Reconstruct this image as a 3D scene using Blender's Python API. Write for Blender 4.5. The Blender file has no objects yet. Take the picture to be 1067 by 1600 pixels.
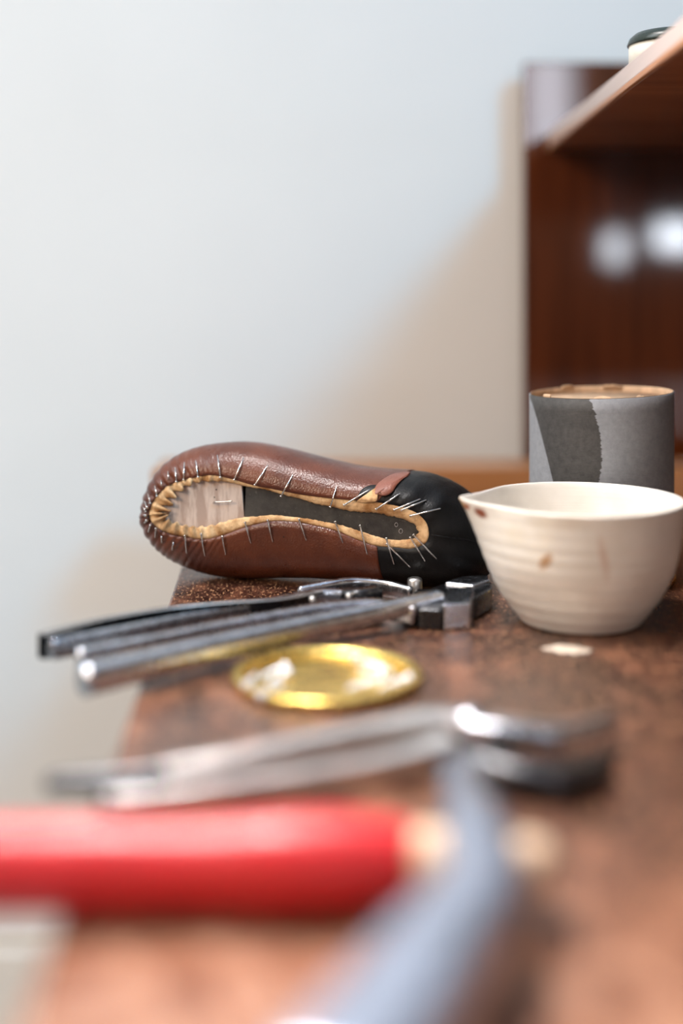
import bpy, bmesh, math, random
from mathutils import Vector, Matrix
from mathutils.bvhtree import BVHTree

# ------------------------------------------------------------------ camera, light, exposure
S = bpy.context.scene
C = S.collection
F_PX, HY, CX = 2050.0, 433.0, 533.5
BENCH = 0.75                     # bench top height
EYE = 0.238                      # camera height above the bench top
CZ = BENCH + EYE

S.view_settings.view_transform = 'Standard'
S.view_settings.look = 'None'
S.view_settings.gamma = 1
S.view_settings.use_curve_mapping = False
S.view_settings.exposure = -0.3

cd = bpy.data.cameras.new('camera')
cam = bpy.data.objects.new('camera', cd); C.objects.link(cam)
cam.location = (0, 0, CZ); cam.rotation_euler = (math.radians(90), 0, 0)
cd.sensor_fit = 'VERTICAL'; cd.sensor_height = 36; cd.sensor_width = 24
cd.lens = F_PX / 1600 * 36
cd.shift_y = -(800 - HY) / 1600
cd.clip_start = 0.02
cd.dof.use_dof = True; cd.dof.focus_distance = 0.985; cd.dof.aperture_fstop = 1.3
S.camera = cam

w = bpy.data.worlds.new('world'); S.world = w; w.use_nodes = True
# soft indoor surroundings: bright warm ceiling above, dim room behind and below
_t = w.node_tree; _bg = _t.nodes['Background']
_tc = _t.nodes.new('ShaderNodeTexCoord'); _sp = _t.nodes.new('ShaderNodeSeparateXYZ'); _rp = _t.nodes.new('ShaderNodeValToRGB')
_mr = _t.nodes.new('ShaderNodeMapRange'); _mr.inputs['From Min'].default_value = -1; _mr.inputs['From Max'].default_value = 1
_t.links.new(_tc.outputs['Generated'], _sp.inputs[0]); _t.links.new(_sp.outputs[2], _mr.inputs['Value'])
_t.links.new(_mr.outputs[0], _rp.inputs[0]); _t.links.new(_rp.outputs[0], _bg.inputs[0])
_e = _rp.color_ramp.elements; _e[0].position = 0.45; _e[0].color = (0.09, 0.065, 0.045, 1); _e[1].position = 0.68; _e[1].color = (1.0, 0.80, 0.62, 1)
_z = _rp.color_ramp.elements.new(0.86); _z.color = (1.0, 0.80, 0.62, 1)
_z = _rp.color_ramp.elements.new(0.95); _z.color = (0.62, 0.80, 1.15, 1)
_bg.inputs[1].default_value = 0.85

def area(name, loc, target, sx, sy, power, col):
    l = bpy.data.lights.new(name, 'AREA'); l.shape = 'RECTANGLE'; l.size = sx; l.size_y = sy
    l.energy = power; l.color = col
    o = bpy.data.objects.new(name, l); C.objects.link(o); o.location = loc
    o.rotation_euler = (Vector(target) - Vector(loc)).to_track_quat('-Z', 'Y').to_euler()
    return o
# daylight from the tall windows of the workshop, then two added fill lights
area('window_light_high', (2.05, -1.7, CZ + 2.45), (-0.1, 1.4, CZ - 0.2), 0.8, 0.8, 108, (0.08, 0.58, 1.0))
area('window_light_low', (1.04, -2.0, CZ + 0.11), (0.31, 1.5, CZ), 0.07, 0.10, 0.9, (0.82, 0.90, 1.0))
area('window_light_side', (1.27, -2.0, CZ + 0.155), (0.37, 1.5, CZ), 0.15, 0.09, 2.4, (0.82, 0.90, 1.0))
area('window_light_beside', (0.80, -2.1, CZ + 0.66), (0.24, 1.5, CZ + 0.2), 0.18, 0.45, 4.5, (0.84, 0.88, 1.0))
area('window_light_left', (-2.1, 0.55, CZ + 1.7), (0.0, 1.0, CZ - 0.1), 1.0, 1.0, 36, (0.80, 0.92, 1.0))
top_light = area('added_top_light', (-0.22, 0.80, CZ + 0.86), (0.10, 0.36, CZ - 0.24), 0.30, 0.30, 10, (1.0, 0.94, 0.90))  # unseen light added overhead to brighten the bench front
top_light.data.spread = math.radians(85)
warm = area('warm_wall_fill', (-1.5, -0.5, CZ + 0.95), (-0.05, 1.54, CZ + 0.0), 0.7, 0.7, 8.0, (1.0, 0.81, 0.64))  # unseen warm fill added to lift the shaded part of the wall
warm.data.spread = math.radians(80)

# ------------------------------------------------------------------ helpers
def P(px, py, D):
    return Vector(((px - CX) / F_PX * D, D, CZ - (py - HY) / F_PX * D))
def T(px, py, h=0.0):            # the point h above the bench top seen at a pixel
    D = F_PX * (EYE - h) / (py - HY)
    return P(px, py, D)

def mesh_obj(name, verts, faces, mat, parent=None, smooth=True):
    me = bpy.data.meshes.new(name)
    me.from_pydata([tuple(v) for v in verts], [], faces); me.update()
    bm = bmesh.new(); bm.from_mesh(me)
    bmesh.ops.remove_doubles(bm, verts=bm.verts, dist=1e-6)
    bmesh.ops.recalc_face_normals(bm, faces=bm.faces)
    bm.to_mesh(me); bm.free()
    for p in me.polygons: p.use_smooth = smooth
    if mat: me.materials.append(mat)
    o = bpy.data.objects.new(name, me); C.objects.link(o)
    if parent:
        o.parent = parent
        o.matrix_parent_inverse = Matrix.Translation(parent.location).inverted() if parent.rotation_euler.to_quaternion().angle < 1e-6 else parent.matrix_basis.inverted()
    return o
def empty(name, loc, label, cat, group=None):
    o = bpy.data.objects.new(name, None); C.objects.link(o); o.location = loc
    o.empty_display_size = 0.02
    return tag(o, label, cat, group)
def tag(o, label, cat, group=None):
    o['label'] = label; o['category'] = cat
    if group: o['group'] = group
    return o
def struct(o): o['kind'] = 'structure'; return o
def mod_bevel(o, wdt, seg=3):
    m = o.modifiers.new('bevel', 'BEVEL'); m.width = wdt; m.segments = seg; m.limit_method = 'ANGLE'
    return o
def mod_solid(o, t, off=-1):
    m = o.modifiers.new('solid', 'SOLIDIFY'); m.thickness = t; m.offset = off
    return o

def hexa(name, c, mat, parent=None, bevel=0.0, seg=3):   # 8 corners: bottom 4 (ccw) then top 4
    f = [(0, 3, 2, 1), (4, 5, 6, 7), (0, 1, 5, 4), (1, 2, 6, 5), (2, 3, 7, 6), (3, 0, 4, 7)]
    o = mesh_obj(name, c, f, mat, parent, smooth=bevel > 0)
    if bevel:
        mod_bevel(o, bevel, seg)
        m = o.modifiers.new('wn', 'WEIGHTED_NORMAL')
    return o
def box(name, lo, hi, mat, parent=None, bevel=0.0):
    x0, y0, z0 = lo; x1, y1, z1 = hi
    return hexa(name, [Vector(v) for v in ((x0,y0,z0),(x1,y0,z0),(x1,y1,z0),(x0,y1,z0),(x0,y0,z1),(x1,y0,z1),(x1,y1,z1),(x0,y1,z1))], mat, parent, bevel)
def lathe(name, prof, centre, mat, parent=None, seg=96, deform=None):
    v, f = [], []
    n = len(prof)
    for i in range(seg):
        a = 2 * math.pi * i / seg
        for (r, z) in prof:
            p = Vector((r * math.cos(a), r * math.sin(a), z))
            if deform: p = deform(p, a, r, z)
            v.append(Vector(centre) + p)
    for i in range(seg):
        j = (i + 1) % seg
        for k in range(n - 1):
            f.append((i*n+k, j*n+k, j*n+k+1, i*n+k+1))
    return mesh_obj(name, v, f, mat, parent)
def cr(pts, n, closed=False):    # Catmull-Rom through tuples of any length
    out = []; m = len(pts)
    segs = m if closed else m - 1
    for s in range(segs):
        if closed: p0, p1, p2, p3 = (pts[(s-1) % m], pts[s], pts[(s+1) % m], pts[(s+2) % m])
        else: p0, p1, p2, p3 = pts[max(s-1, 0)], pts[s], pts[s+1], pts[min(s+2, m-1)]
        for i in range(n):
            t = i / n
            out.append(tuple(0.5 * ((2*b) + (-a+c)*t + (2*a-5*b+4*c-d)*t*t + (-a+3*b-3*c+d)*t**3) for a, b, c, d in zip(p0, p1, p2, p3)))
    if not closed: out.append(tuple(pts[-1]))
    return out
def sweep(name, path, mat, parent=None, n=8, seg=24, power=2.0, roundend=True, up=Vector((0, 0, 1))):
    """path: list of (point, half_width, half_height); superellipse section"""
    ctl = [(p.x, p.y, p.z, a, b) for p, a, b in path]
    s = cr(ctl, n)
    if roundend:
        def cap(a, b, flip):
            pa, pb = Vector(a[:3]), Vector(b[:3]); d = (pa - pb).normalized(); r = min(a[3], a[4])
            out = []
            for q in (0.25, 0.5, 0.75, 0.92, 1.0):
                k = math.sqrt(max(1 - q*q, 0.0)); k = max(k, 0.02)
                c = pa + d * r * q * 0.8
                out.append((c.x, c.y, c.z, a[3]*k, a[4]*k))
            return out
        s = list(reversed(cap(s[0], s[1], 0))) + s + cap(s[-1], s[-2], 1)
    v, f = [], []
    m = len(s)
    for i, q in enumerate(s):
        p = Vector(q[:3]); a = Vector(s[max(i-1, 0)][:3]); b = Vector(s[min(i+1, m-1)][:3])
        t = (b - a).normalized(); side = t.cross(up).normalized(); u2 = side.cross(t).normalized()
        for k in range(seg):
            th = 2 * math.pi * k / seg; c_, s_ = math.cos(th), math.sin(th)
            e = 2.0 / power
            x = math.copysign(abs(c_)**e, c_) * q[3]; y = math.copysign(abs(s_)**e, s_) * q[4]
            v.append(p + side * x + u2 * y)
    for i in range(m - 1):
        for k in range(seg):
            k2 = (k + 1) % seg
            f.append((i*seg+k, i*seg+k2, (i+1)*seg+k2, (i+1)*seg+k))
    f.append(tuple(range(seg))); f.append(tuple((m-1)*seg + k for k in range(seg)))
    return mesh_obj(name, v, f, mat, parent)

# ------------------------------------------------------------------ materials
class N:
    def __init__(s, name):
        s.m = bpy.data.materials.new(name); s.m.use_nodes = True
        s.t = s.m.node_tree; s.b = s.t.nodes['Principled BSDF']
        s.co = s.t.nodes.new('ShaderNodeTexCoord').outputs['Object']
    def node(s, typ, **kw):
        n = s.t.nodes.new('ShaderNode' + typ)
        for k, v in kw.items(): setattr(n, k, v)
        return n
    def link(s, a, b): s.t.links.new(a, b)
    def set(s, **kw):
        for k, v in kw.items():
            i = s.b.inputs[k.replace('_', ' ')]
            if isinstance(v, (tuple, list)): i.default_value = tuple(v) + ((1,) if len(v) == 3 else ())
            elif isinstance(v, (int, float)): i.default_value = v
            else: s.link(v, i)
        return s
    def noise(s, scale, detail=4, rough=0.55, vec=None, dist=0.0):
        n = s.node('TexNoise'); n.inputs['Scale'].default_value = scale; n.inputs['Detail'].default_value = detail
        n.inputs['Roughness'].default_value = rough; n.inputs['Distortion'].default_value = dist
        s.link(vec or s.co, n.inputs['Vector']); return n.outputs['Fac']
    def scaled(s, x, y, z, loc=(0, 0, 0), rot=(0, 0, 0)):
        n = s.node('Mapping'); n.inputs['Scale'].default_value = (x, y, z)
        n.inputs['Location'].default_value = loc; n.inputs['Rotation'].default_value = rot
        s.link(s.co, n.inputs['Vector']); return n.outputs[0]
    def ramp(s, fac, stops, interp='LINEAR'):
        n = s.node('ValToRGB'); n.color_ramp.interpolation = interp
        e = n.color_ramp.elements
        while len(e) < len(stops): e.new(0.5)
        for el, (p, c) in zip(e, stops):
            el.position = p; el.color = (c, c, c, 1) if isinstance(c, (int, float)) else tuple(c) + (1,)
        s.link(fac, n.inputs[0]); return n.outputs[0]
    def mix(s, fac, a, b, mode='MIX'):
        n = s.node('Mix', data_type='RGBA', blend_type=mode)
        for i, x in ((0, fac), (6, a), (7, b)):
            if isinstance(x, (int, float)): n.inputs[i].default_value = x if i == 0 else (x, x, x, 1)
            elif isinstance(x, tuple): n.inputs[i].default_value = x + (1,)
            else: s.link(x, n.inputs[i])
        return n.outputs[2]
    def math(s, op, a, b=0.0, c=0.0, clamp=False):
        n = s.node('Math', operation=op); n.use_clamp = clamp
        for i, x in enumerate((a, b, c)):
            if isinstance(x, (int, float)): n.inputs[i].default_value = x
            else: s.link(x, n.inputs[i])
        return n.outputs[0]
    def xyz(s):
        n = s.node('SeparateXYZ'); s.link(s.co, n.inputs[0]); return n.outputs
    def bump(s, h, strength=0.3, dist=0.001):
        n = s.node('Bump'); n.inputs['Strength'].default_value = strength; n.inputs['Distance'].default_value = dist
        s.link(h, n.inputs['Height']); s.link(n.outputs[0], s.b.inputs['Normal']); return s
    def blob(s, centre, radii, rot=(0, 0, 0), soft=0.35, wob=0.35, wscale=120):   # ragged ellipsoid mask
        n = s.node('Mapping', vector_type='TEXTURE')
        n.inputs['Location'].default_value = centre; n.inputs['Rotation'].default_value = rot
        n.inputs['Scale'].default_value = radii; s.link(s.co, n.inputs['Vector'])
        l = s.node('VectorMath', operation='LENGTH'); s.link(n.outputs[0], l.inputs[0])
        nz = s.noise(wscale, 3)
        d = s.math('ADD', l.outputs['Value'], s.math('MULTIPLY', s.math('SUBTRACT', nz, 0.5), wob * 2))
        mr = s.node('MapRange'); mr.inputs['From Min'].default_value = 1.0 + soft; mr.inputs['From Max'].default_value = 1.0 - soft
        s.link(d, mr.inputs['Value']); return mr.outputs[0]

def plain(name, col, rough=0.5, metal=0.0, var=0.12, scale=60, bump=0.0, bscale=400, **kw):
    n = N(name)
    f = n.noise(scale, 5)
    lo = tuple(c * (1 - var) for c in col); hi = tuple(min(c * (1 + var), 1) for c in col)
    n.set(Base_Color=n.ramp(f, [(0.3, lo), (0.7, hi)]), Metallic=metal)
    n.set(Roughness=n.ramp(n.noise(scale * 2.3, 4), [(0.3, max(rough - 0.07, 0.02)), (0.7, min(rough + 0.07, 1))]))
    if bump: n.bump(n.noise(bscale, 4), bump, 0.0006)
    n.set(**kw)
    return n.m

M = {}
M['wall'] = plain('wall_paint', (0.80, 0.80, 0.79), 0.85, var=0.015, scale=4, bump=0.1, bscale=120)
M['trim'] = plain('trim_paint', (0.90, 0.90, 0.88), 0.4, var=0.02)
M['floor'] = plain('floor_lino', (0.42, 0.38, 0.33), 0.6)

def wood(name, dark, light, rough, axis='x', scale=1.0, bump=0.15, coat=0.0):
    n = N(name)
    sc = {'x': (3, 40, 40), 'y': (40, 3, 40), 'z': (40, 40, 3)}[axis]
    v = n.scaled(*[c * scale for c in sc])
    a = n.noise(1.0, 6, 0.6, v, 0.6); b = n.noise(3.2 * scale, 3)
    f = n.math('ADD', n.math('MULTIPLY', a, 0.65), n.math('MULTIPLY', b, 0.35))
    n.set(Base_Color=n.ramp(f, [(0.34, dark), (0.66, light)]), Roughness=n.ramp(a, [(0.2, rough + 0.08), (0.8, rough)]))
    n.bump(a, bump, 0.0004)
    if coat: n.set(Coat_Weight=coat, Coat_Roughness=rough * 0.8)
    return n.m
M['mahogany'] = wood('varnished_mahogany', (0.040, 0.009, 0.003), (0.14, 0.034, 0.010), 0.06, 'z', 0.7, 0.0)
for _n in M['mahogany'].node_tree.nodes['Principled BSDF'].inputs['Roughness'].links[:]: M['mahogany'].node_tree.links.remove(_n)
M['mahogany'].node_tree.nodes['Principled BSDF'].inputs['Roughness'].default_value = 0.055
M['mahogany_x'] = wood('varnished_mahogany_shelf', (0.13, 0.036, 0.012), (0.30, 0.095, 0.034), 0.3, 'x', 0.7, 0.05)
M['strip'] = wood('shelf_edge_wood_sheen', (0.46, 0.35, 0.31), (0.58, 0.47, 0.43), 0.3, 'y', 0.7, 0.05)  # pale tint painted in for the wall's reflection along the shelf edge
M['edge'] = wood('shelf_lip_wood', (0.32, 0.13, 0.05), (0.48, 0.21, 0.09), 0.4, 'y', 0.7, 0.05)
M['pine'] = wood('orange_pine', (0.36, 0.14, 0.045), (0.60, 0.27, 0.10), 0.42, 'x', 0.5, 0.05, 0.8)
M['handle_wood'] = wood('bare_ash_wood', (0.55, 0.37, 0.24), (0.75, 0.56, 0.40), 0.5, 'x', 1.5, 0.1)

def bench_mat():
    n = N('worn_bench_top')
    big = n.noise(7, 6, 0.65, n.scaled(1.3, 0.7, 1), 0.8); mid = n.noise(48, 7, 0.75, n.scaled(0.9, 0.55, 1), 0.6)
    fine = n.noise(420, 4, 0.75, n.scaled(1, 0.3, 1)); fl = n.noise(600, 3, 0.7, n.scaled(0.8, 0.25, 1))
    y = n.xyz()[1]                                         # paler front painted into the colour, standing in for light there
    lightened = n.ramp(n.math('ADD', y, n.math('MULTIPLY', n.math('SUBTRACT', big, 0.5), 0.5)), [(0.34, 0.15), (0.60, 0.0)])
    f = n.math('ADD', n.math('MULTIPLY', big, 0.45), n.math('MULTIPLY', mid, 0.55))
    f = n.math('ADD', f, lightened)
    c = n.ramp(f, [(0.43, (0.016, 0.006, 0.005)), (0.505, (0.062, 0.021, 0.012)), (0.585, (0.22, 0.082, 0.041)), (0.70, (0.54, 0.29, 0.185))])
    c = n.mix(n.ramp(fine, [(0.46, 0.0), (0.56, 0.8)]), c, n.mix(0.6, c, (0.020, 0.007, 0.005)))
    c = n.mix(n.ramp(fl, [(0.56, 0.0), (0.62, 0.85)]), c, (0.52, 0.27, 0.14))
    n.set(Base_Color=c, Roughness=n.ramp(mid, [(0.35, 0.24), (0.65, 0.50)]), Coat_Weight=n.ramp(mid, [(0.35, 0.15), (0.6, 0.55)]), Coat_Roughness=0.28)
    n.bump(n.math('ADD', fine, n.math('MULTIPLY', mid, 1.0)), 0.8, 0.0006)
    return n.m
M['bench'] = bench_mat()

def leather(name, dark, light, rough, bump=0.35, scale=700):
    n = N(name)
    big = n.noise(28, 5, 0.55); v = n.node('TexVoronoi'); v.inputs['Scale'].default_value = scale
    n.link(n.co, v.inputs['Vector'])
    n.set(Base_Color=n.ramp(big, [(0.3, dark), (0.7, light)]))
    n.set(Roughness=n.ramp(n.noise(90, 4), [(0.3, rough - 0.06), (0.7, rough + 0.1)]))
    n.bump(n.math('ADD', v.outputs['Distance'], n.math('ADD', n.math('MULTIPLY', n.noise(160, 4), 1.5), n.math('MULTIPLY', n.noise(1.0, 4, 0.6, n.scaled(110, 60, 45)), 3.0))), bump, 0.0005)
    return n.m
M['brown'] = leather('brown_leather', (0.060, 0.013, 0.006), (0.14, 0.036, 0.014), 0.31)
M['brown_worn'] = leather('brown_leather_worn', (0.16, 0.05, 0.032), (0.27, 0.10, 0.065), 0.4)
M['black'] = leather('black_leather', (0.0025, 0.0025, 0.003), (0.009, 0.009, 0.0095), 0.40, 0.25)
M['black'].node_tree.nodes['Principled BSDF'].inputs['Specular IOR Level'].default_value = 0.2
def tan_mat():
    n = N('raw_tan_leather')
    f = n.noise(260, 6, 0.7); g = n.noise(70, 4)
    c = n.ramp(g, [(0.36, (0.36, 0.17, 0.055)), (0.62, (0.80, 0.54, 0.29))])
    c = n.mix(n.ramp(f, [(0.5, 0.0), (0.75, 0.7)]), c, (0.28, 0.13, 0.045))
    n.set(Base_Color=c, Roughness=0.85); n.bump(f, 0.9, 0.0012); return n.m
M['tan'] = tan_mat()
def insole_mat():
    n = N('insole_board')
    st = n.noise(1.0, 4, 0.6, n.scaled(130, 130, 28))
    c = n.ramp(st, [(0.40, (0.42, 0.30, 0.24)), (0.56, (0.62, 0.49, 0.41))])
    n.set(Base_Color=c, Roughness=0.7); n.bump(n.noise(500, 3), 0.2, 0.0004); return n.m
M['insole'] = insole_mat()
def shank_mat():
    n = N('dark_fibre_shank')
    f = n.noise(420, 5, 0.7); g = n.noise(45, 5, 0.65)
    c = n.ramp(g, [(0.35, (0.012, 0.010, 0.009)), (0.68, (0.055, 0.048, 0.040))])
    c = n.mix(n.ramp(f, [(0.62, 0.0), (0.75, 0.7)]), c, (0.17, 0.15, 0.125))
    n.set(Base_Color=c, Roughness=0.62); n.bump(f, 0.5, 0.0006); return n.m
M['shank'] = shank_mat()
M['nail'] = plain('nail_steel', (0.66, 0.64, 0.62), 0.22, 1.0, scale=900)
M['zinc'] = plain('zinc_nail', (0.80, 0.85, 0.93), 0.42, 0.3)
M['steel'] = plain('dark_tool_steel', (0.50, 0.53, 0.59), 0.24, 1.0, var=0.3, scale=90, bump=0.03, bscale=300, Coat_Weight=0.6, Coat_Roughness=0.15, Coat_IOR=2.3)
M['steel_light'] = plain('bright_tool_steel', (0.66, 0.64, 0.62), 0.36, 1.0, var=0.2, scale=90, bump=0.02, bscale=300, Coat_Weight=1.0, Coat_Roughness=0.25, Coat_IOR=2.5)
M['black_steel'] = plain('blackened_steel', (0.035, 0.037, 0.043), 0.28, 0.9, var=0.25, scale=90, bump=0.04, Coat_Weight=0.6, Coat_Roughness=0.2, Coat_IOR=1.6, bscale=500)
M['hammer'] = plain('hammer_steel', (0.24, 0.28, 0.37), 0.40, 0.85, var=0.2, scale=60, bump=0.02, Coat_Weight=1.0, Coat_Roughness=0.26, Coat_IOR=2.0)
M['red'] = plain('red_lacquer', (0.55, 0.008, 0.012), 0.42, 0.0, var=0.08, scale=40, Coat_Weight=0.25, Coat_Roughness=0.35)
M['gold'] = plain('gold_tin', (0.95, 0.68, 0.20), 0.27, 1.0, var=0.06, scale=50)
M['cream'] = plain('cream_tin', (0.72, 0.68, 0.60), 0.4)
M['tin_lid'] = plain('black_tin_lid', (0.012, 0.022, 0.016), 0.3)
M['cardboard'] = plain('tan_cardboard', (0.58, 0.40, 0.26), 0.9, var=0.2, scale=140, bump=0.4)
M['glue'] = plain('dried_glue', (0.62, 0.52, 0.42), 0.5, var=0.1)

# ------------------------------------------------------------------ the setting
WY = 1.54
struct(box('wall_back', (-4, WY, 0), (4, WY + 0.1, 3.2), M['wall']))
struct(box('floor', (-4, -3.5, -0.05), (4, WY, 0), M['floor']))
bb = struct(box('baseboard_back', (-4, WY - 0.018, 0), (4, WY, 0.232), M['trim'], None, 0.004))
struct(box('trim_1', (-4, WY - 0.026, 0), (4, WY - 0.0181, 0.205), M['trim'], None, 0.004))

# ------------------------------------------------------------------ workbench
def edge_x(D): return -0.1286 - 0.045 * (D - 1.0)
Y0, Y1 = 0.02, 1.521
bench = empty('workbench', (0.5, 0.8, 0), 'low dark brown wooden workbench with a well-used scuffed top under all the tools', 'workbench')
tp = []
for z in (BENCH - 0.035, BENCH):
    tp += [Vector((edge_x(Y0), Y0, z)), Vector((1.1, Y0, z)), Vector((1.1, Y1, z)), Vector((edge_x(Y1), Y1, z))]
hexa('bench_top', tp, M['bench'], bench, 0.003)
for (x, y) in ((-0.04, 0.10), (1.0, 0.10), (-0.06, 1.45), (1.0, 1.45)):
    box('leg', (x - 0.03, y - 0.03, 0), (x + 0.03, y + 0.03, BENCH - 0.034), M['mahogany'], bench, 0.003)

# orange board along the back of the bench
lx0 = P(236, 0, 1.33).x
zt = P(0, 733, 1.33).z
tag(box('wooden_board', (lx0, 1.33, BENCH + 0.0005), (1.048, 1.415, zt), M['pine'], None, 0.003),
    'low orange pine board standing on edge along the back of the workbench', 'board')

# shelf unit
BY = 1.497
shelf_unit = empty('shelf_unit', (0.5, BY, BENCH), 'tall varnished mahogany shelf unit standing at the back right of the workbench', 'shelf')
bx0 = P(819, 0, BY).x
box('back_panel', (bx0, BY, BENCH + 0.0005), (1.08, BY + 0.022, P(0, 97, BY).z), M['mahogany'], shelf_unit, 0.002)
def sx(D): return 0.219 + (D - 0.842) * (0.2386 - 0.219) / (1.5 - 0.842)
zb, ztop = CZ + 0.145, CZ + 0.1635
ya, yb = -0.25, BY - 0.0005
c = []
for z in (zb + 0.0045, ztop): c += [Vector((sx(ya), ya, z)), Vector((1.05, ya, z)), Vector((1.05, yb, z)), Vector((sx(yb), yb, z))]
sh = hexa('shelf_board', c, M['mahogany_x'], shelf_unit, 0.001)
c = []
for z in (zb + 0.0046, ztop + 0.0004): c += [Vector((sx(ya) - 0.004, ya, z)), Vector((sx(ya) - 0.0002, ya, z)), Vector((sx(yb) - 0.0002, yb, z)), Vector((sx(yb) - 0.004, yb, z))]
hexa('edge_strip', c, M['strip'], sh, 0.0012)
c = []
for z in (zb, zb + 0.0044): c += [Vector((sx(ya) - 0.001, ya, z)), Vector((1.05, ya, z)), Vector((1.05, yb, z)), Vector((sx(yb) - 0.001, yb, z))]
hexa('lip', c, M['mahogany_x'], sh, 0.0005)
c = []
for z in (zb - 0.0002, zb + 0.0044): c += [Vector((sx(ya) - 0.005, ya, z)), Vector((sx(ya) - 0.0011, ya, z)), Vector((sx(yb) - 0.0011, yb, z)), Vector((sx(yb) - 0.005, yb, z))]
hexa('edge_bead', c, M['edge'], sh, 0.0008)
box('side_panel', (1.05, 0.9, BENCH + 0.0005), (1.08, BY - 0.0005, CZ + 0.25), M['mahogany'], shelf_unit, 0.002)

# tin on the shelf
tin = empty('polish_tin', (0.2585, 1.006, ztop + 0.0005), 'round cream tin with a black lid on top of the shelf', 'tin')
tc = tin.location
lathe('body', [(0, 0), (0.0365, 0), (0.0375, 0.001), (0.0375, 0.0135), (0, 0.0135)], tc, M['cream'], tin)
lathe('lid', [(0, 0.0136), (0.0385, 0.0136), (0.0388, 0.0145), (0.037, 0.019), (0.033, 0.0225), (0.027, 0.0236), (0, 0.0238)], tc, M['tin_lid'], tin)

# ------------------------------------------------------------------ cardboard can
ccx, ccy = (939 - CX) / F_PX * 1.038, 1.038
CR, CH = 0.0562, 0.147
can = empty('cardboard_can', (ccx, ccy, BENCH), 'tall open grey cardboard can with a dark patch standing behind the white bowl', 'can')
def can_mat():
    n = N('grey_ribbed_paper')
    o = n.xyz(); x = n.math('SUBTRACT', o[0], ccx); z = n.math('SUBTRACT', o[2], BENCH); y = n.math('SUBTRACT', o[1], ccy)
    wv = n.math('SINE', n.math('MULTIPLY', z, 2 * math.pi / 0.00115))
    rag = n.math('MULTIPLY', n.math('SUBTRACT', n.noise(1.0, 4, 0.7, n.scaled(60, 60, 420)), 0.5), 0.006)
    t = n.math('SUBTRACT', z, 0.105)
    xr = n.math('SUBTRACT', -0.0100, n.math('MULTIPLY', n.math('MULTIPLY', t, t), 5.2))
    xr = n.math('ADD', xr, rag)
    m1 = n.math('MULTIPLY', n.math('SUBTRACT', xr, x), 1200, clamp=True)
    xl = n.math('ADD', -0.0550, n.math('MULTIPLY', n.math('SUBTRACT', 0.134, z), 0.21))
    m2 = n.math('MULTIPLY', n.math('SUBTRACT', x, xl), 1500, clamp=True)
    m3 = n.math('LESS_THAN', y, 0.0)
    mk = n.math('MULTIPLY', n.math('MULTIPLY', m1, m2), m3)  # mask of a darker patch on the front of the paper, ragged at the right
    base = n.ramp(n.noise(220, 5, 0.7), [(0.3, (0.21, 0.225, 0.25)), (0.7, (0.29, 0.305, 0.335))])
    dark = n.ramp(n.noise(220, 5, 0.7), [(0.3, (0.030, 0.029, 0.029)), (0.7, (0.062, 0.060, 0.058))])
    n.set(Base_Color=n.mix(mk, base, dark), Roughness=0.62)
    n.bump(wv, 0.25, 0.0002)
    return n.m
def candef(p, a, r, z):
    if z > 0.1: p.z += p.x / CR * 0.0018
    return p
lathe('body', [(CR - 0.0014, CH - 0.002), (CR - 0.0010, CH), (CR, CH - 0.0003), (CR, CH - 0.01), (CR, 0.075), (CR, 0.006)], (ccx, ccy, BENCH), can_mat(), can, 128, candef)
lathe('inner_wall', [(CR - 0.0013, 0.004), (CR - 0.0013, CH - 0.004), (CR - 0.0016, CH - 0.0005), (CR - 0.0008, CH + 0.0003)], (ccx, ccy, BENCH), M['cardboard'], can, 128, candef)
lathe('inner_disc', [(0, CH - 0.005), (CR - 0.0015, CH - 0.005), (CR - 0.0015, CH - 0.007), (0, CH - 0.007)], (ccx, ccy, BENCH), M['cardboard'], can, 64, candef)
lathe('metal_base', [(0, 0.0005), (CR + 0.0003, 0.0005), (CR + 0.0014, 0.0018), (CR + 0.0014, 0.004), (CR + 0.0002, 0.0060), (CR - 0.0014, 0.0062)], (ccx, ccy, BENCH), M['gold'], can, 96)
random.seed(5)
for (a0, wd, hh) in ((-1.75, 0.24, 0.0018), (-1.2, 0.16, 0.003), (-0.85, 0.26, 0.0028), (-0.45, 0.12, 0.0036), (1.2, 0.3, 0.003), (1.9, 0.2, 0.002), (-2.6, 0.15, 0.0015)):
    n0 = 7; v, f = [], []
    for i in range(n0):
        a = a0 + wd * (i / (n0 - 1) - 0.5); hgt = hh * math.sin(math.pi * (i + 0.3) / n0) * random.uniform(0.4, 1)
        rr = CR - 0.0012
        b = len(v)
        v += [Vector((ccx + rr * math.cos(a), ccy + rr * math.sin(a), BENCH + CH - 0.002)), Vector((ccx + (rr - hgt * 1.2) * math.cos(a), ccy + (rr - hgt * 1.2) * math.sin(a), BENCH + CH + hgt * 0.6 + 0.0005))]
        if i: f.append((b - 2, b, b + 1, b - 1))
    mod_solid(mesh_obj('torn_paper', v, f, M['cardboard'], can), 0.0005)

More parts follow.
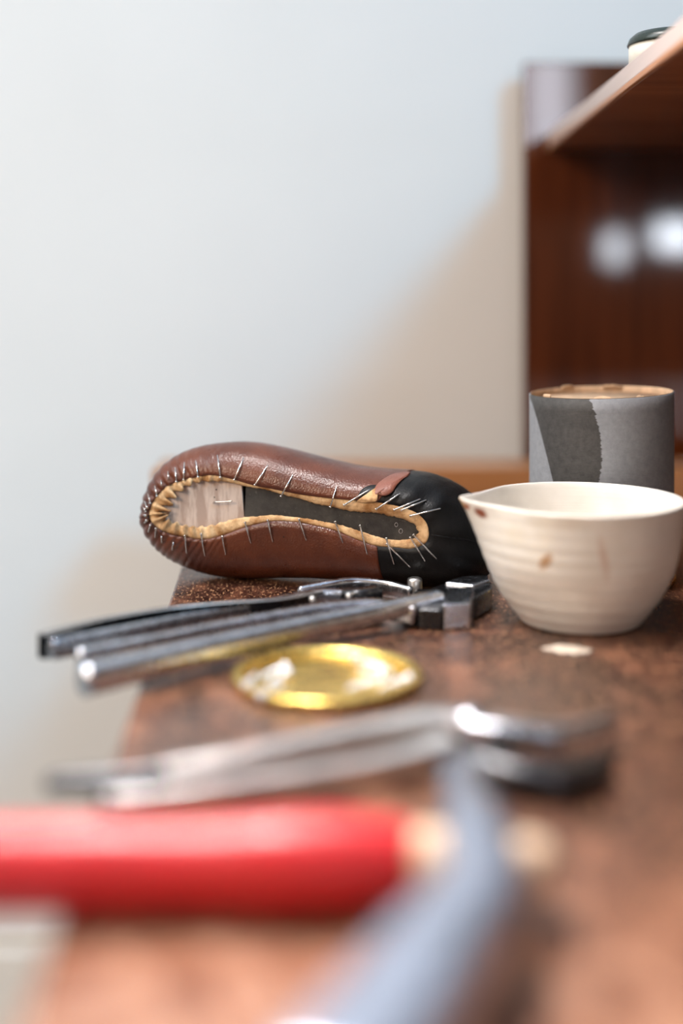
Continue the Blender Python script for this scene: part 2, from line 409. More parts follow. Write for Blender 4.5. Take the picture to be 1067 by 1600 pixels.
# ------------------------------------------------------------------ bowl
BX, BYY = (906 - CX) / F_PX * 0.910, 0.910
def bowl_mat():
    n = N('white_stoneware')
    base = n.ramp(n.noise(30, 4), [(0.3, (0.70, 0.665, 0.61)), (0.7, (0.80, 0.775, 0.73))])
    def sp(px, py, rr, rot=0.0, yy=None, **kw):
        D = yy or 0.845
        p = P(px, py, D)
        return n.blob(tuple(p), rr, (0, rot, 0), **kw)
    rust = (0.30, 0.085, 0.022)
    c = n.mix(sp(751, 801, (0.0042, 0.02, 0.0028), 0.6, 0.888), base, (0.24, 0.06, 0.018))
    c = n.mix(sp(729, 793, (0.0022, 0.02, 0.0022), 0.0, 0.895), c, (0.36, 0.11, 0.04))
    c = n.mix(sp(715, 789, (0.0042, 0.02, 0.005), 0.0, 0.905), c, (0.52, 0.28, 0.10))
    m = n.math('MULTIPLY', sp(854, 882, (0.0032, 0.016, 0.0066), 0.45, 0.845), 0.85)
    c = n.mix(m, c, (0.42, 0.22, 0.09))
    m = n.math('MULTIPLY', sp(941, 868, (0.0025, 0.016, 0.013), -0.22, 0.845, soft=0.6), 0.42)
    c = n.mix(m, c, (0.48, 0.25, 0.17))
    m = n.math('MULTIPLY', sp(890, 816, (0.008, 0.02, 0.004), 0.0, 0.842, soft=0.8), 0.25)
    c = n.mix(m, c, (0.55, 0.40, 0.24))
    m = n.math('MULTIPLY', sp(803, 838, (0.006, 0.02, 0.006), 0.0, 0.86, soft=0.8), 0.3)
    c = n.mix(m, c, (0.56, 0.46, 0.28))
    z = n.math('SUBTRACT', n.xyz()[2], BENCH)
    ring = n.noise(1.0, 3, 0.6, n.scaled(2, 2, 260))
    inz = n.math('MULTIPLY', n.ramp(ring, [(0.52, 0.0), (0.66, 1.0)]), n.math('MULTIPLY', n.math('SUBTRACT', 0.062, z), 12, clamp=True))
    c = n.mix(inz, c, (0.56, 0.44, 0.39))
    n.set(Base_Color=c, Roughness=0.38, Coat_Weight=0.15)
    n.bump(n.math('ADD', ring, n.math('MULTIPLY', n.noise(300, 3), 0.3)), 0.25, 0.0008)
    return n.m
prof = []
outer = [(0.0, 0.0012), (0.030, 0.0012), (0.034, 0.0), (0.0405, 0.0004), (0.0435, 0.0032), (0.0475, 0.0085), (0.0515, 0.0140), (0.0555, 0.0195), (0.0590, 0.0260),
         (0.0622, 0.0330), (0.0648, 0.0400), (0.0668, 0.0480), (0.0683, 0.0570), (0.0694, 0.0660), (0.0703, 0.0750), (0.0712, 0.0815), (0.0714, 0.0838), (0.0703, 0.0848),
         (0.0688, 0.0838), (0.0675, 0.0790), (0.0660, 0.0680), (0.0640, 0.0540), (0.060, 0.0400), (0.053, 0.0270), (0.043, 0.0160), (0.028, 0.0105), (0.0, 0.009)]
for i, (r, z) in enumerate(cr(outer, 6)):
    k = i / 6
    amp = 0.00016 if 4 < k < 12.5 else (0.00006 if 12.5 <= k < 15 else 0)
    prof.append((max(r + amp * math.sin(z * 2 * math.pi / 0.0088 + 1.0), 0), z))
def bowldef(p, a, r, z):
    d = (a - math.radians(184) + math.pi) % (2 * math.pi) - math.pi
    u = max(z - 0.030, 0) / 0.055
    g = math.exp(-(d / 0.26) ** 2) * u ** 1.8
    k = 1 + 0.19 * g
    if r < 0.050: k = 1
    g2 = math.exp(-(abs(d) - 0.62) ** 2 / 0.06) * u ** 2
    k *= 1 - 0.03 * g2
    p.x *= k; p.y *= k; p.z += 0.0012 * g
    return p
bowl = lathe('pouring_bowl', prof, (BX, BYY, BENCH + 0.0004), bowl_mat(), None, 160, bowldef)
tag(bowl, 'white ceramic mixing bowl with a pouring spout and rust-brown stains', 'bowl')

# ------------------------------------------------------------------ golden lid and the nails in it
LX, LY, LR = -0.0085, 0.7735, 0.056
lp = [(0, 0.0012), (0.0440, 0.0012), (0.0462, 0.0009), (0.0476, 0.0016), (0.0484, 0.0042), (0.0494, 0.0054), (0.0510, 0.0058), (0.0535, 0.0060), (0.0552, 0.0056), (0.0560, 0.0044), (0.0556, 0.0022), (0.0545, 0.0006), (0.0530, 0.0002),
      (0.048, 0.0002), (0, 0.0004)]
lid = lathe('tin_lid', cr(lp, 3), (LX, LY, BENCH + 0.0003), M['gold'], None, 128)
tag(lid, 'round golden tin lid lying upside down on the bench in front of the pliers', 'lid')

def nail_mesh(L, r, rh):
    v, f = [], []; seg = 10
    prof = [(0, -0.0), (rh, 0.0), (rh, r * 0.8), (r, r * 0.9), (r * 0.95, L * 0.8), (r * 0.5, L * 0.95), (0, L)]
    me_v = []
    for i in range(seg):
        a = 2 * math.pi * i / seg
        for (q, z) in prof: me_v.append((q * math.cos(a), q * math.sin(a), z))
    n = len(prof)
    for i in range(seg):
        j = (i + 1) % seg
        for k in range(n - 1): f.append((i*n+k, j*n+k, j*n+k+1, i*n+k+1))
    me = bpy.data.meshes.new('nail'); me.from_pydata(me_v, [], f)
    bm = bmesh.new(); bm.from_mesh(me); bmesh.ops.remove_doubles(bm, verts=bm.verts, dist=1e-6); bmesh.ops.recalc_face_normals(bm, faces=bm.faces); bm.to_mesh(me); bm.free()
    for p in me.polygons: p.use_smooth = True
    me.materials.append(M['nail']); return me
def aim(o, a, b):
    o.location = a; o.rotation_euler = (b - a).to_track_quat('Z', 'Y').to_euler()
nm = nail_mesh(1.0, 0.062, 0.11); nm.materials[0] = M['zinc']
def lz(px, py, h): return T(px, py, h)
lid_nails = [((407, 1094), (478, 1056), 'left'), ((446, 1040), (392, 1066), 'left'), ((386, 1072), (400, 1052), 'left'), ((452, 1050), (405, 1082), 'left'),
             ((553, 1030), (622, 1048), 'right'), ((598, 1060), (530, 1080), 'right'), ((640, 1066), (575, 1088), 'right'), ((612, 1050), (556, 1047), 'right')]
for i, (a, b, side) in enumerate(lid_nails):
    o = bpy.data.objects.new('nail', nm); C.objects.link(o)
    hh = 0.0042 + 0.0016 * (i % 3)
    A, B = T(a[0], a[1], hh), T(b[0], b[1], hh - 0.0012 * (i % 2))
    if i in (0, 6): A.z += 0.0024; B.z += 0.0020
    L = min((B - A).length, 0.027)
    aim(o, A, B); o.scale = (L, L, L)
    tag(o, 'small silver steel nail in the heap on the %s side of the golden lid' % side, 'nail', 'nails on the %s side of the golden lid' % side)

# ------------------------------------------------------------------ shoe on its side
ctl = [((226,808),(234,806),(257,804)), ((229,785),(238,790),(259,796)), ((235,765),(246,778),(265,785)), ((247,742),(258,765),(273,774)),
 ((263,725),(272,757),(284,765)), ((285,711),(291,751),(298,758)), ((314,701),(314,746),(316,754)), ((345,696),(335,744),(337,753)),
 ((378,694),(364,750),(362,756)), ((412,698),(395,759),(390,762)), ((447,706),(430,766),(425,769)), ((480,715),(465,773),(460,779)),
 ((515,724),(500,778),(497,789)), ((555,733),(540,782),(537,798)), ((600,738),(570,784),(568,802)), ((638,740),(590,786),(592,804)),
 ((668,744),(622,792),(618,809)), ((700,757),(648,801),(638,816)), ((730,778),(664,814),(649,822)), ((755,812),(670,828),(653,830)),
 ((768,850),(670,841),(652,837)), ((772,885),(663,852),(646,843)), ((745,910),(642,859),(625,846)), ((690,916),(618,857),(606,845)),
 ((612,912),(590,855),(585,840)), ((570,908),(562,846),(560,831)), ((525,904),(526,831),(524,821)), ((480,902),(495,823),(495,816)),
 ((435,902),(462,817),(458,810)), ((395,903),(425,816),(420,808)), ((355,901),(385,825),(379,811)), ((325,896),(352,837),(343,819)),
 ((298,887),(322,844),(314,826)), ((272,875),(293,841),(290,823)), ((252,860),(262,834),(266,817)), ((238,842),(243,823),(258,811)), ((229,825),(236,814),(256,807))]
SUB = 12
flat = cr([tuple(float(x) for q in row for x in q) for row in ctl], SUB, closed=True)
NR = len(flat)
YAW = math.radians(15)
U = Vector((math.cos(YAW), -math.sin(YAW), 0)); W = Vector((math.sin(YAW), math.cos(YAW), 0)); Z = Vector((0, 0, 1))
def wdepth(px):                   # depth of the widest line behind the sole
    t = min(max((px - 226) / (700 - 226), 0), 1); return 0.020 + 0.008 * min(t * 3, 1) + 0.014 * t ** 2
def build_plane(D0):
    return P(400, 850, D0)
def on_plane(px, py, w_, base):
    d = (P(px, py, 1.0) - Vector((0, 0, CZ)))
    o = base + W * w_ - Vector((0, 0, CZ))
    return Vector((0, 0, CZ)) + d * (o.dot(W) / d.dot(W))
base = build_plane(1.0)
for it in range(30):              # slide the shoe until its lowest point rests on the bench
    mz = min(on_plane(r[0], r[1], wdepth(r[0]), base).z for r in flat)
    base = base + Vector((0, (mz - BENCH) * 3.0, 0))
shoe = empty('lasted_shoe', (on_plane(450, 905, 0.03, base).x, on_plane(450, 905, 0.03, base).y, BENCH), 'unfinished brown leather shoe with black heel lying on its side, nailed around its sole', 'shoe')

arc = [0.0]
for i in range(1, NR): arc.append(arc[-1] + math.dist(flat[i][2:4], flat[i-1][2:4]))
total = arc[-1] + math.dist(flat[0][2:4], flat[-1][2:4])
def toe_w(i):
    s = arc[i]; s = min(s, total - s); return max(0.0, 1 - s / 150.0)
random.seed(11)
ph = [random.uniform(-0.6, 0.6) for _ in range(200)]
def pleat(i):
    s = arc[i]; k = s / 12.5; j = int(k); t = k - j
    a = ph[j % 200] * (1 - t) + ph[(j + 1) % 200] * t
    return math.cos(2 * math.pi * k + a * 1.6)

front = [0, 6, 13, 21, 30, 40, 50, 60, 70, 80, 90]
back = [15, 30, 45, 60, 75, 90]
def spine(px):
    x = min(max(px, 285), 690); return on_plane(x, 795 + (x - 285) * 0.10, 0.0, base)
def depth_top(px):
    t = min(max((px - 226) / (700 - 226), 0), 1)
    return 0.050 + 0.045 * math.sin(min(t * 1.25, 1) * math.pi / 2)
def ring_pt(i, kind, t):
    r = flat[i]
    ws = wdepth(r[0])
    Sp = on_plane(r[0], r[1], ws, base); Fp = on_plane(r[2], r[3], 0.0, base)
    tw = toe_w(i)
    if kind == 'f':
        a = math.radians(t)
        d = Sp - Fp; dw = d.dot(W); di = d - W * dw
        # flatter shank leather under the arch, fuller leather over the toe
        k_in = math.sin(a) ** 0.95; k_w = 1 - math.cos(a)
        p = Fp + di * k_in + W * (dw * k_w - 0.0016 * (1 - t / 90))
        if tw > 0:
            n = (di.normalized() * math.sin(a) - W * math.cos(a)).normalized()
            p += n * (0.0011 * tw ** 0.7 * pleat(i) * (1 - t / 95) ** 0.6)
        # puckers in the black heel
        if 16 * SUB <= i <= 24 * SUB:
            n = (di.normalized() * math.sin(a) - W * math.cos(a)).normalized()
            p += n * (0.0011 * math.sin(i * 0.33 + 0.03 * t) * math.sin(math.pi * min(t / 60, 1)) * math.exp(-((i - 17.5 * SUB) / (2.5 * SUB)) ** 2))
        return p
    a = math.radians(t)
    Cp = spine(r[0]); d = Sp - Cp; dw = d.dot(W); di = d - W * dw
    return Cp + di * math.cos(a) ** 0.8 + W * (ws + (depth_top(r[0]) - ws) * math.sin(a))
rings = [('f', t) for t in front] + [('b', t) for t in back]
allv = [[ring_pt(i, k, t) for (k, t) in rings] for i in range(NR)]
nrg = len(rings)
ITOP, IBOT = 15 * SUB, 24 * SUB
def patch(name, idx, mat, off=0.0, thick=0.0009):
    v, f = [], []
    for i in idx:
        for k in range(nrg): v.append(allv[i % NR][k])
    for a in range(len(idx) - 1):
        for k in range(nrg - 1): f.append((a*nrg+k, (a+1)*nrg+k, (a+1)*nrg+k+1, a*nrg+k+1))
    o = mesh_obj(name, v, f, mat, shoe)
    return o, v, f
heel, hv, hf = patch('heel_counter', list(range(ITOP - 3, IBOT + 4)), M['black'])
mod_solid(heel, 0.0010, 0)
vamp, vv, vf = patch('vamp', list(range(IBOT, NR + ITOP + 1)), M['brown'])
mod_solid(vamp, 0.0022, 0)
bvh = BVHTree.FromPolygons([tuple(v) for v in vv] + [tuple(v) for v in hv], vf + [tuple(i + len(vv) for i in q) for q in hf])
def surf(px, py, lift=0.0, default=None):
    o = Vector((0, 0, CZ)); d = (P(px, py, 1.0) - o).normalized()
    h = bvh.ray_cast(o, d)
    p = h[0] if h[0] else on_plane(px, py, 0.0, base)
    ps = on_plane(px, py, -0.001, base)
    if h[0] is None or (p - o).length > (ps - o).length + 0.05: p = ps
    return p - d * lift

# insole and shank board
def region(name, test, mat, w_, parent, extra=None):
    pts = []
    for i in range(0, NR, 3):
        r = flat[i]; x = r[4] * 0.55 + r[2] * 0.45; y = r[5] * 0.55 + r[3] * 0.45
        pts.append((x, y))
    poly = []
    cut = 380
    for (x, y) in pts:
        if test(x): poly.append(on_plane(x, y, w_, base))
    n = len(poly)
    v = poly + [p + W * 0.0025 for p in poly]
    f = [tuple(range(n)), tuple(range(2*n-1, n-1, -1))] + [(i, (i+1) % n, n+(i+1) % n, n+i) for i in range(n)]
    return mesh_obj(name, v, f, mat, parent, smooth=False)
ins = region('insole', lambda x: x < 383.5, M['insole'], 0.0012, shoe)
shk = region('shank_board', lambda x: x > 378, M['shank'], 0.0006, shoe)

# raw tan lasting margin with a ruffled toe
v, f = [], []
prof_m = [0.0, 0.2, 0.4, 0.6, 0.8, 1.0]
random.seed(3)
rg = [random.uniform(-1, 1) for _ in range(NR)]
for i in range(NR):
    r = flat[i]; tw = toe_w(i); hk = math.exp(-((i - 20 * SUB) / (4 * SUB)) ** 2); lowf = 1.0 if i < NR / 2 or i > NR - 2 * SUB else 0.35
    for q in prof_m:
        k = q
        x = r[2] + (r[4] - r[2]) * k; y = r[3] + (r[5] - r[3]) * k
        s = arc[i]
        ruf = math.sin(2 * math.pi * s / 17 + 1.3 * math.sin(s / 23))
        x += (r[2] - r[4]) * 0.42 * tw ** 0.5 * ruf * q * lowf
        y += (r[3] - r[5]) * 0.42 * tw ** 0.5 * ruf * q * lowf
        fr = rg[i] * 0.8 + 1.6 * math.sin(s / 5.3 + 2 * math.sin(s / 13)) * hk if q == 1.0 else rg[i] * 0.2
        wave = math.sin(s / 9.0) * 0.6 * q
        L = max(math.dist((r[2], r[3]), (r[4], r[5])), 1)
        x += (r[4] - r[2]) / L * (fr + wave); y += (r[5] - r[3]) / L * (fr + wave)
        w_ = -0.0012 * math.sin(math.pi * (0.25 + 0.75 * q)) - 0.0004
        w_ += -0.0055 * tw ** 0.5 * (0.5 + 0.5 * math.sin(2 * math.pi * s / 17 + 1.0 + 1.4 * q + 1.3 * math.sin(s / 23))) ** 1.5 * (0.25 + 0.75 * q)
        v.append(on_plane(x, y, w_, base))
m = len(prof_m)
for i in range(NR):
    j = (i + 1) % NR
    for k in range(m - 1): f.append((i*m+k, j*m+k, j*m+k+1, i*m+k+1))
mg = mesh_obj('lasting_margin', v, f, M['tan'], shoe); mod_solid(mg, 0.0011, 0)

# torn gap with a tan scrap, and the curled brown stitched tab at the top of the heel
def px_sheet(name, poly, lift, mat, thick=0.0010, bulge=0.0, n=7):
    ctr = (sum(p[0] for p in poly) / len(poly), sum(p[1] for p in poly) / len(poly))
    ring = cr([tuple(map(float, p)) for p in poly], 4, closed=True)
    v = []; f = []; m = len(ring)
    for a in range(n + 1):
        k = 1 - a / n
        for (x, y) in ring:
            xx, yy = ctr[0] + (x - ctr[0]) * k, ctr[1] + (y - ctr[1]) * k
            v.append(surf(xx, yy, lift + bulge * (1 - k * k)))
    for a in range(n):
        for i in range(m): f.append((a*m+i, a*m+(i+1) % m, (a+1)*m+(i+1) % m, (a+1)*m+i))
    o = mesh_obj(name, v, f, mat, shoe); mod_solid(o, thick, 0); return o
px_sheet('torn_gap', [(560, 776), (568, 765), (582, 760), (592, 762), (590, 772), (578, 781), (564, 785)], 0.0014, M['black'], 0.0005)
px_sheet('leather_scrap', [(558, 785), (572, 775), (588, 765), (590, 779), (586, 786), (570, 787)], 0.0024, M['tan'], 0.0008, 0.0003)
tab = px_sheet('stitched_tab', [(588, 763), (600, 752), (616, 744), (634, 741), (641, 742), (630, 750), (618, 762), (611, 772), (600, 777), (590, 775), (584, 776)], 0.0014, M['brown_worn'], 0.0022, 0.0022)
for k in range(9):
    t = k / 8
    x, y = 594 + 34 * t + 2 * math.sin(t * 3), 772 - 26 * t
    p = surf(x, y, 0.0037)
    o = sweep('stitch', [(p + Vector((-0.0004, 0, 0.0003)), 0.00022, 0.00022), (p + Vector((0.0005, 0, -0.0003)), 0.00022, 0.00022)], M['black'], tab, n=2, seg=6)

# heel seam line (raised welt) across the black counter
pts = [(645, 838 + 0), (675, 838), (700, 842), (725, 845), (748, 851)]
sweep('heel_seam', [(surf(x, y, 0.0006), 0.0006, 0.0005) for (x, y) in pts[1:]], M['black'], shoe, n=6, seg=8)

# lasting nails: (head, tip) in image pixels, dropped on the leather
def z1(a): return (200 + a[0] / 3.557, 670 + a[1] / 3.557)
def z2(a): return (480 + a[0] / 3.557, 690 + a[1] / 3.557)
nails = [[z1(a), z1(b)] for a, b in (
 ((512,278),(497,155)), ((590,290),(642,170)), ((705,320),(775,212)), ((850,382),(915,265)), ((388,275),(377,185)), ((308,290),(313,195)),
 ((268,300),(262,222)), ((225,328),(222,245)), ((192,355),(183,290)), ((160,380),(150,325)), ((122,420),(112,368)), ((105,445),(92,400)), ((98,466),(84,440)),
 ((98,490),(84,486)), ((104,516),(90,530)), ((124,542),(112,580)), ((155,560),(150,610)), ((182,565),(188,640)), ((258,590),(245,680)), ((316,600),(326,698)), ((405,592),(427,714)),
 ((524,605),(542,706)), ((650,527),(682,642)), ((775,515),(804,634)), ((950,510),(990,627)))]
nails += [[z2(a), z2(b)] for a, b in (
 ((128,370),(162,262)), ((205,360),(345,275)), ((383,383),(513,298)), ((483,387),(627,327)), ((522,388),(660,333)), ((572,420),(738,380)),
 ((155,452),(197,568)), ((293,473),(333,632)), ((438,543),(482,688)), ((440,575),(572,705)), ((572,538),(655,672)), ((590,525),(717,658)))]
nmesh = {}
for a, b in nails:
    A, B = surf(a[0], a[1], 0.0036), surf(b[0], b[1], 0.0013)
    Mid = surf((a[0]+b[0]) / 2, (a[1]+b[1]) / 2, 0.0034)
    o = sweep('lasting_nail', [(A, 0.00066, 0.00066), (Mid, 0.00062, 0.00062), (B, 0.00050, 0.00050)], M['nail'], shoe, n=5, seg=8, up=Vector((0, 1, 0.1)))
    hd = bpy.data.objects.new('nail_head', nail_mesh(0.0010, 0.0007, 0.00115)); C.objects.link(hd)
    aim(hd, A - (Mid - A).normalized() * 0.0003, Mid)
    hd.parent = o; hd.matrix_parent_inverse = Matrix.Identity(4)
# bent tack lying on the insole and the holes beside it
def ip(px, py, w_): return on_plane(px, py, w_, base)
tk = sweep('insole_tack', [(ip(333, 788, 0.0008), 0.0006, 0.0006), (ip(336, 786.6, -0.0022), 0.0006, 0.0006), (ip(348, 786, -0.0026), 0.00055, 0.00055), (ip(359, 785.5, -0.0024), 0.00055, 0.00055), (ip(361.5, 785.2, -0.0022), 0.0009, 0.0009)], M['nail'], shoe, n=4, seg=8, up=Vector((0, 1, 0.1)))
for (x, y) in ((338, 767), (335, 779), (443, 841), (650, 833)):
    p = ip(x, y, 0.00105) if x < 383 else surf(x, y, 0.0014)
    sweep('pin_hole', [(p, 0.0005, 0.0005), (p + W * 0.0006, 0.0005, 0.0005)], M['black'], shoe, n=2, seg=8)
# worn marks punched in the fibre shank
for (x, y, r) in ((619, 822, 3.0), (626, 832, 3.6)):
    ringp = []
    for k in range(13):
        a = 2 * math.pi * k / 12
        ringp.append((ip(x + r * 0.8 * math.cos(a), y + r * math.sin(a), 0.0003), 0.00014, 0.00014))
    sweep('punched_mark', ringp, M['steel_light'], shoe, n=2, seg=6, roundend=False, up=Vector((0, 1, 0.1)))

# ------------------------------------------------------------------ pliers nearest the shoe (pressed steel handles)
t1 = empty('pressed_handle_pliers', T(330, 975), 'black pliers with hollow channel handles lying directly in front of the brown shoe', 'pliers')
def channel(name, path, mat, hgt, depth, th, parent):
    """U-shaped pressed handle; path of (point on top front edge), open towards the viewer side"""
    s = [Vector(q) for q in cr([tuple(p) for p in path], 10)]
    v, f = [], []
    m = len(s); sec = None
    for i, p in enumerate(s):
        a, b = s[max(i-1, 0)], s[min(i+1, m-1)]
        t = (b - a); t.z = 0; t.normalize(); side = Vector((-t.y, t.x, 0))
        cs = [(0, 0), (depth, 0), (depth, -hgt), (0.0, -hgt), (0.0, -hgt + th), (depth - th, -hgt + th), (depth - th, -th), (0, -th)]
        for (x, z) in cs: v.append(p + side * x + Vector((0, 0, z)))
    n = 8
    for i in range(m - 1):
        for k in range(n):
            k2 = (k + 1) % n
            f.append((i*n+k, i*n+k2, (i+1)*n+k2, (i+1)*n+k))
    f.append(tuple(range(n))); f.append(tuple((m-1)*n+k for k in range(n)))
    o = mesh_obj(name, v, f, mat, parent, smooth=False); mod_bevel(o, 0.0004, 2)
    return o
channel('handle', [T(70, 989, 0.021), T(160, 966, 0.021), T(260, 949, 0.021), T(350, 940, 0.021), T(440, 934, 0.020), T(505, 922, 0.019)], M['black_steel'], 0.0150, 0.007, 0.0012, t1)
sweep('rim_glint', [(T(72, 988, 0.0212), 0.0008, 0.0005), (T(160, 965, 0.0212), 0.0008, 0.0005), (T(260, 948, 0.0212), 0.0009, 0.0006), (T(350, 939, 0.0212), 0.0010, 0.0006), (T(440, 933, 0.0202), 0.0010, 0.0006), (T(503, 921, 0.0192), 0.0010, 0.0006)], M['steel_light'], t1)  # pale strip added to imitate the glint along the channel's top edge
sweep('handle', [(T(82, 1010, 0.012), 0.0042, 0.0065), (T(180, 992, 0.012), 0.0040, 0.0062), (T(280, 971, 0.012), 0.0040, 0.0060), (T(380, 953, 0.012), 0.0042, 0.0060), (T(450, 941, 0.012), 0.0040, 0.0065),
                 (T(500, 934, 0.012), 0.0048, 0.0075), (T(540, 935, 0.011), 0.0050, 0.0075)], M['steel'], t1, power=6)
sweep('jaw', [(T(470, 928, 0.010), 0.0030, 0.0070), (T(515, 920, 0.012), 0.0040, 0.0075), (T(555, 914, 0.013), 0.0040, 0.0070), (T(605, 917, 0.012), 0.0035, 0.0060), (T(640, 926, 0.010), 0.0030, 0.0060)], M['steel'], t1, power=4)
sweep('jaw', [(T(535, 937, 0.010), 0.0050, 0.0085), (T(560, 938, 0.011), 0.0060, 0.0095), (T(588, 934, 0.011), 0.0055, 0.0095)], M['black_steel'], t1, power=5)
for (x, y) in ((488, 931), (545, 926)):
    p = T(x, y, 0.019)
    lathe('rivet', [(0, 0.0012), (0.0016, 0.001), (0.0022, 0.0002), (0.0022, -0.002)], p, M['steel_light'], t1, 20)

# ------------------------------------------------------------------ lasting pincers with the hammer lug
t2 = empty('lasting_pincers', T(400, 1000), 'steel lasting pincers with a square hammer lug lying between the shoe and golden lid', 'pincers')
sweep('handle', [(T(130, 1061, 0.0135), 0.0080, 0.0092), (T(200, 1045, 0.0135), 0.0074, 0.0085), (T(300, 1021, 0.013), 0.0072, 0.0083), (T(400, 998, 0.013), 0.0070, 0.0078), (T(500, 976, 0.013), 0.0066, 0.0072),
                 (T(580, 959, 0.014), 0.0062, 0.0064), (T(640, 944, 0.0155), 0.0062, 0.0060), (T(685, 932, 0.0165), 0.0068, 0.0055)], M['steel'], t2, power=2.8, roundend=False)
sweep('handle', [(T(122, 1027, 0.010), 0.0040, 0.0058), (T(220, 1009, 0.010), 0.0040, 0.0058), (T(330, 987, 0.010), 0.0042, 0.0060), (T(430, 969, 0.011), 0.0048, 0.0065), (T(520, 955, 0.012), 0.0058, 0.0068), (T(590, 950, 0.012), 0.0060, 0.0068), (T(650, 958, 0.010), 0.0070, 0.0065)], M['steel'], t2, power=6, roundend=False)
# box joint, jaws and lug
jp = T(672, 950, 0.0)
lathe('pivot', [(0, 0.0178), (0.0035, 0.0175), (0.005, 0.0168), (0.0056, 0.0155), (0.0056, 0.004)], T(648, 938, 0.0), M['steel_light'], t2, 32)
def prism(name, base_px, h0, h1, mat, parent, bevel=0.0012, taper=1.0):
    b = [T(x, y, 0) for x, y in base_px]; c_ = sum(b, Vector()) / len(b); n = len(b)
    v = [p + Z * h0 for p in b] + [c_ + (p - c_) * taper + Z * h1 for p in b]
    f = [tuple(reversed(range(n))), tuple(range(n, 2*n))] + [(i, (i+1) % n, n+(i+1) % n, n+i) for i in range(n)]
    o = mesh_obj(name, v, f, mat, parent, smooth=True); mod_bevel(o, bevel, 3); o.modifiers.new('wn', 'WEIGHTED_NORMAL'); return o
prism('joint', [(628, 972), (655, 984), (690, 986), (704, 968), (690, 952), (650, 950)], 0.001, 0.0150, M['black_steel'], t2, 0.002)
prism('hammer_lug', [(693, 986), (735, 984), (741, 965), (738, 955), (700, 958)], 0.0008, 0.0185, M['steel'], t2, 0.0015)
prism('jaw', [(655, 962), (700, 972), (745, 968), (768, 953), (769, 943), (735, 944), (690, 946)], 0.0012, 0.0165, M['black_steel'], t2, 0.0015)
prism('jaw', [(690, 948), (740, 954), (768, 944), (766, 935), (720, 937)], 0.004, 0.0185, M['steel'], t2, 0.0015, 0.9)
p = T(684, 930, 0.0165)
lathe('rivet', [(0, 0.002), (0.0014, 0.0018), (0.0020, 0.0008), (0.0020, -0.004)], p, M['steel_light'], t2, 24)

# ------------------------------------------------------------------ grey pincers in the foreground
t3 = empty('open_jaw_pincers', T(500, 1200), 'grey steel pincers with open jaws lying between the golden lid and the red hammer', 'pincers')
sweep('handle', [(T(85, 1220, 0.010), 0.0030, 0.0032), (T(180, 1215, 0.010), 0.0036, 0.0042), (T(290, 1202, 0.011), 0.0042, 0.0055), (T(400, 1184, 0.013), 0.0046, 0.0062), (T(500, 1164, 0.014), 0.0050, 0.0066), (T(600, 1143, 0.015), 0.0060, 0.0065),
                 (T(680, 1128, 0.016), 0.0080, 0.0060), (T(740, 1133, 0.015), 0.0095, 0.0060)], M['steel_light'], t3, power=9)
sweep('handle', [(T(170, 1250, 0.008), 0.0036, 0.0042), (T(260, 1244, 0.008), 0.0042, 0.0048), (T(360, 1234, 0.008), 0.0046, 0.0055), (T(460, 1221, 0.008), 0.0050, 0.0058), (T(560, 1204, 0.008), 0.0054, 0.0058), (T(640, 1187, 0.009), 0.0060, 0.0060), (T(700, 1168, 0.011), 0.0075, 0.0065)], M['steel_light'], t3, power=9)
sweep('handle_end', [(T(80, 1221, 0.010), 0.0040, 0.0038), (T(130, 1219, 0.010), 0.0046, 0.0045), (T(180, 1216, 0.010), 0.0050, 0.0050), (T(250, 1209, 0.0105), 0.0056, 0.0056)], M['black_steel'], t3, power=3)
sweep('handle_end', [(T(164, 1247, 0.008), 0.0045, 0.0048), (T(200, 1245, 0.0082), 0.0050, 0.0051), (T(240, 1242, 0.0086), 0.0054, 0.0053)], M['black_steel'], t3, power=3)
lathe('pivot', [(0, 0.0245), (0.006, 0.024), (0.0085, 0.022), (0.0092, 0.018), (0.0092, 0.001)], T(735, 1182, 0.0), M['steel'], t3, 40)
sweep('jaw', [(T(740, 1140, 0.014), 0.0090, 0.0075), (T(800, 1150, 0.013), 0.0085, 0.0080), (T(860, 1155, 0.012), 0.0075, 0.0075), (T(915, 1146, 0.012), 0.0055, 0.0070), (T(955, 1132, 0.012), 0.0040, 0.0065)], M['steel'], t3, power=6)
sweep('jaw', [(T(740, 1190, 0.010), 0.0090, 0.0080), (T(800, 1208, 0.009), 0.0090, 0.0080), (T(860, 1220, 0.008), 0.0080, 0.0070), (T(915, 1214, 0.008), 0.0055, 0.0065), (T(950, 1198, 0.008), 0.0040, 0.0060)], M['black_steel'], t3, power=3.5)

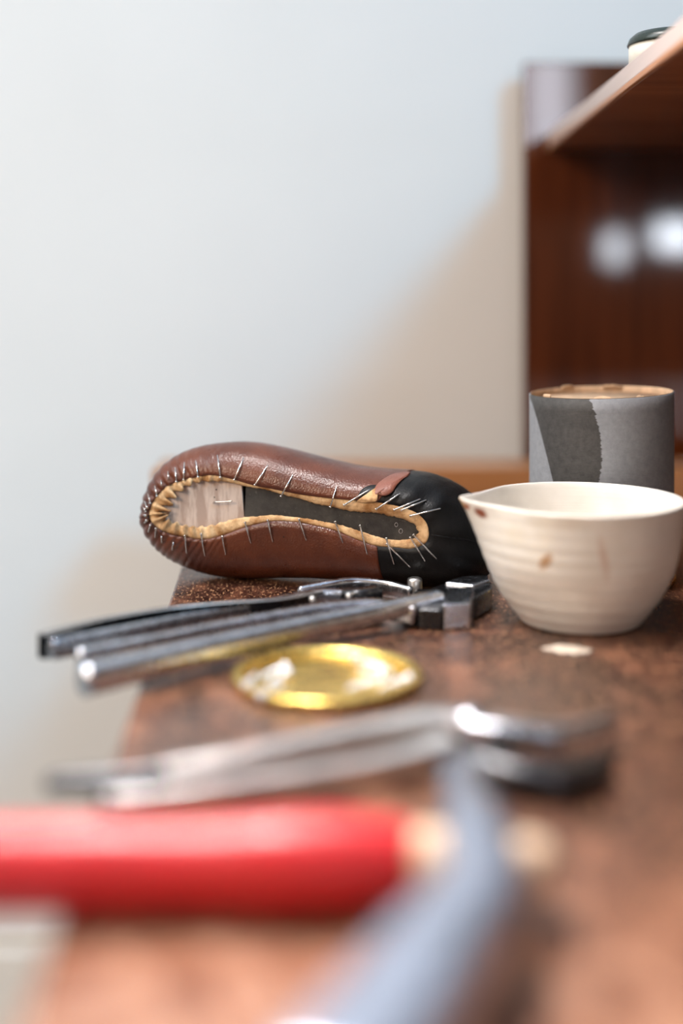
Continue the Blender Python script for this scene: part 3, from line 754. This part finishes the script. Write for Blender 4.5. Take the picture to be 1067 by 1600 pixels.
# ------------------------------------------------------------------ hammer with the red handle
t4 = empty('cobblers_hammer', T(500, 1380), 'cobbler\'s hammer with a red handle lying across the bench front, closest to the viewer', 'hammer')
sweep('handle', [(T(-420, 1352, 0.019), 0.013, 0.013), (T(-200, 1350, 0.019), 0.0150, 0.0155), (T(0, 1347, 0.019), 0.0155, 0.0165), (T(150, 1345, 0.019), 0.0155, 0.0165), (T(300, 1343, 0.019), 0.0155, 0.0160), (T(430, 1340, 0.020), 0.0170, 0.0175),
                 (T(540, 1337, 0.020), 0.0165, 0.0175), (T(625, 1336, 0.020), 0.0135, 0.0145)], M['red'], t4, seg=36)
sweep('handle_neck', [(T(610, 1336, 0.020), 0.0125, 0.0135), (T(670, 1337, 0.020), 0.0118, 0.0125), (T(745, 1340, 0.020), 0.0100, 0.0115), (T(838, 1345, 0.020), 0.0095, 0.0110)], M['handle_wood'], t4, seg=36)
def top_c(px, py, top, half): return T(px, py, top) - Z * half
sweep('head', [(T(719, 1190, 0.0200), 0.0085, 0.0040), (T(721, 1225, 0.0215), 0.0088, 0.0070), (T(728, 1265, 0.0225), 0.0095, 0.0105), (T(740, 1305, 0.0225), 0.0120, 0.0150),
               (top_c(752, 1335, 0.0390, 0.0175), 0.0150, 0.0175), (top_c(708, 1395, 0.0400, 0.0180), 0.0170, 0.0180), (top_c(645, 1475, 0.0410, 0.0185), 0.0185, 0.0185), (top_c(580, 1560, 0.0420, 0.0190), 0.0195, 0.0190), (top_c(520, 1640, 0.0430, 0.0195), 0.0200, 0.0195)], M['hammer'], t4, seg=48, power=4.5)

# dried glue flake in front of the bowl
v, f = [], []
random.seed(9)
cpts = []
for k in range(28):
    a = 2 * math.pi * k / 28; r = 1 + random.uniform(-0.25, 0.25)
    cpts.append(T(888 + 40 * r * math.cos(a), 1016 + 6.5 * r * math.sin(a) + 3 * math.cos(a), 0))
cc = sum(cpts, Vector()) / 28
v = [p + Z * 0.0003 for p in cpts] + [cc + (p - cc) * 0.75 + Z * 0.0012 for p in cpts]
n = 28
f = [tuple(reversed(range(n))), tuple(range(n, 2*n))] + [(i, (i+1) % n, n+(i+1) % n, n+i) for i in range(n)]
tag(mesh_obj('glue_flake', v, f, M['glue']), 'thin pale smear of dried glue on the bench in front of the bowl', 'glue')

# settle the tools and the shoe on the bench top
for o, dz in ((t1, -0.0014), (t2, -0.0006), (t3, -0.0008), (t4, -0.0022), (shoe, 0.0010)):
    o.location.z += dz
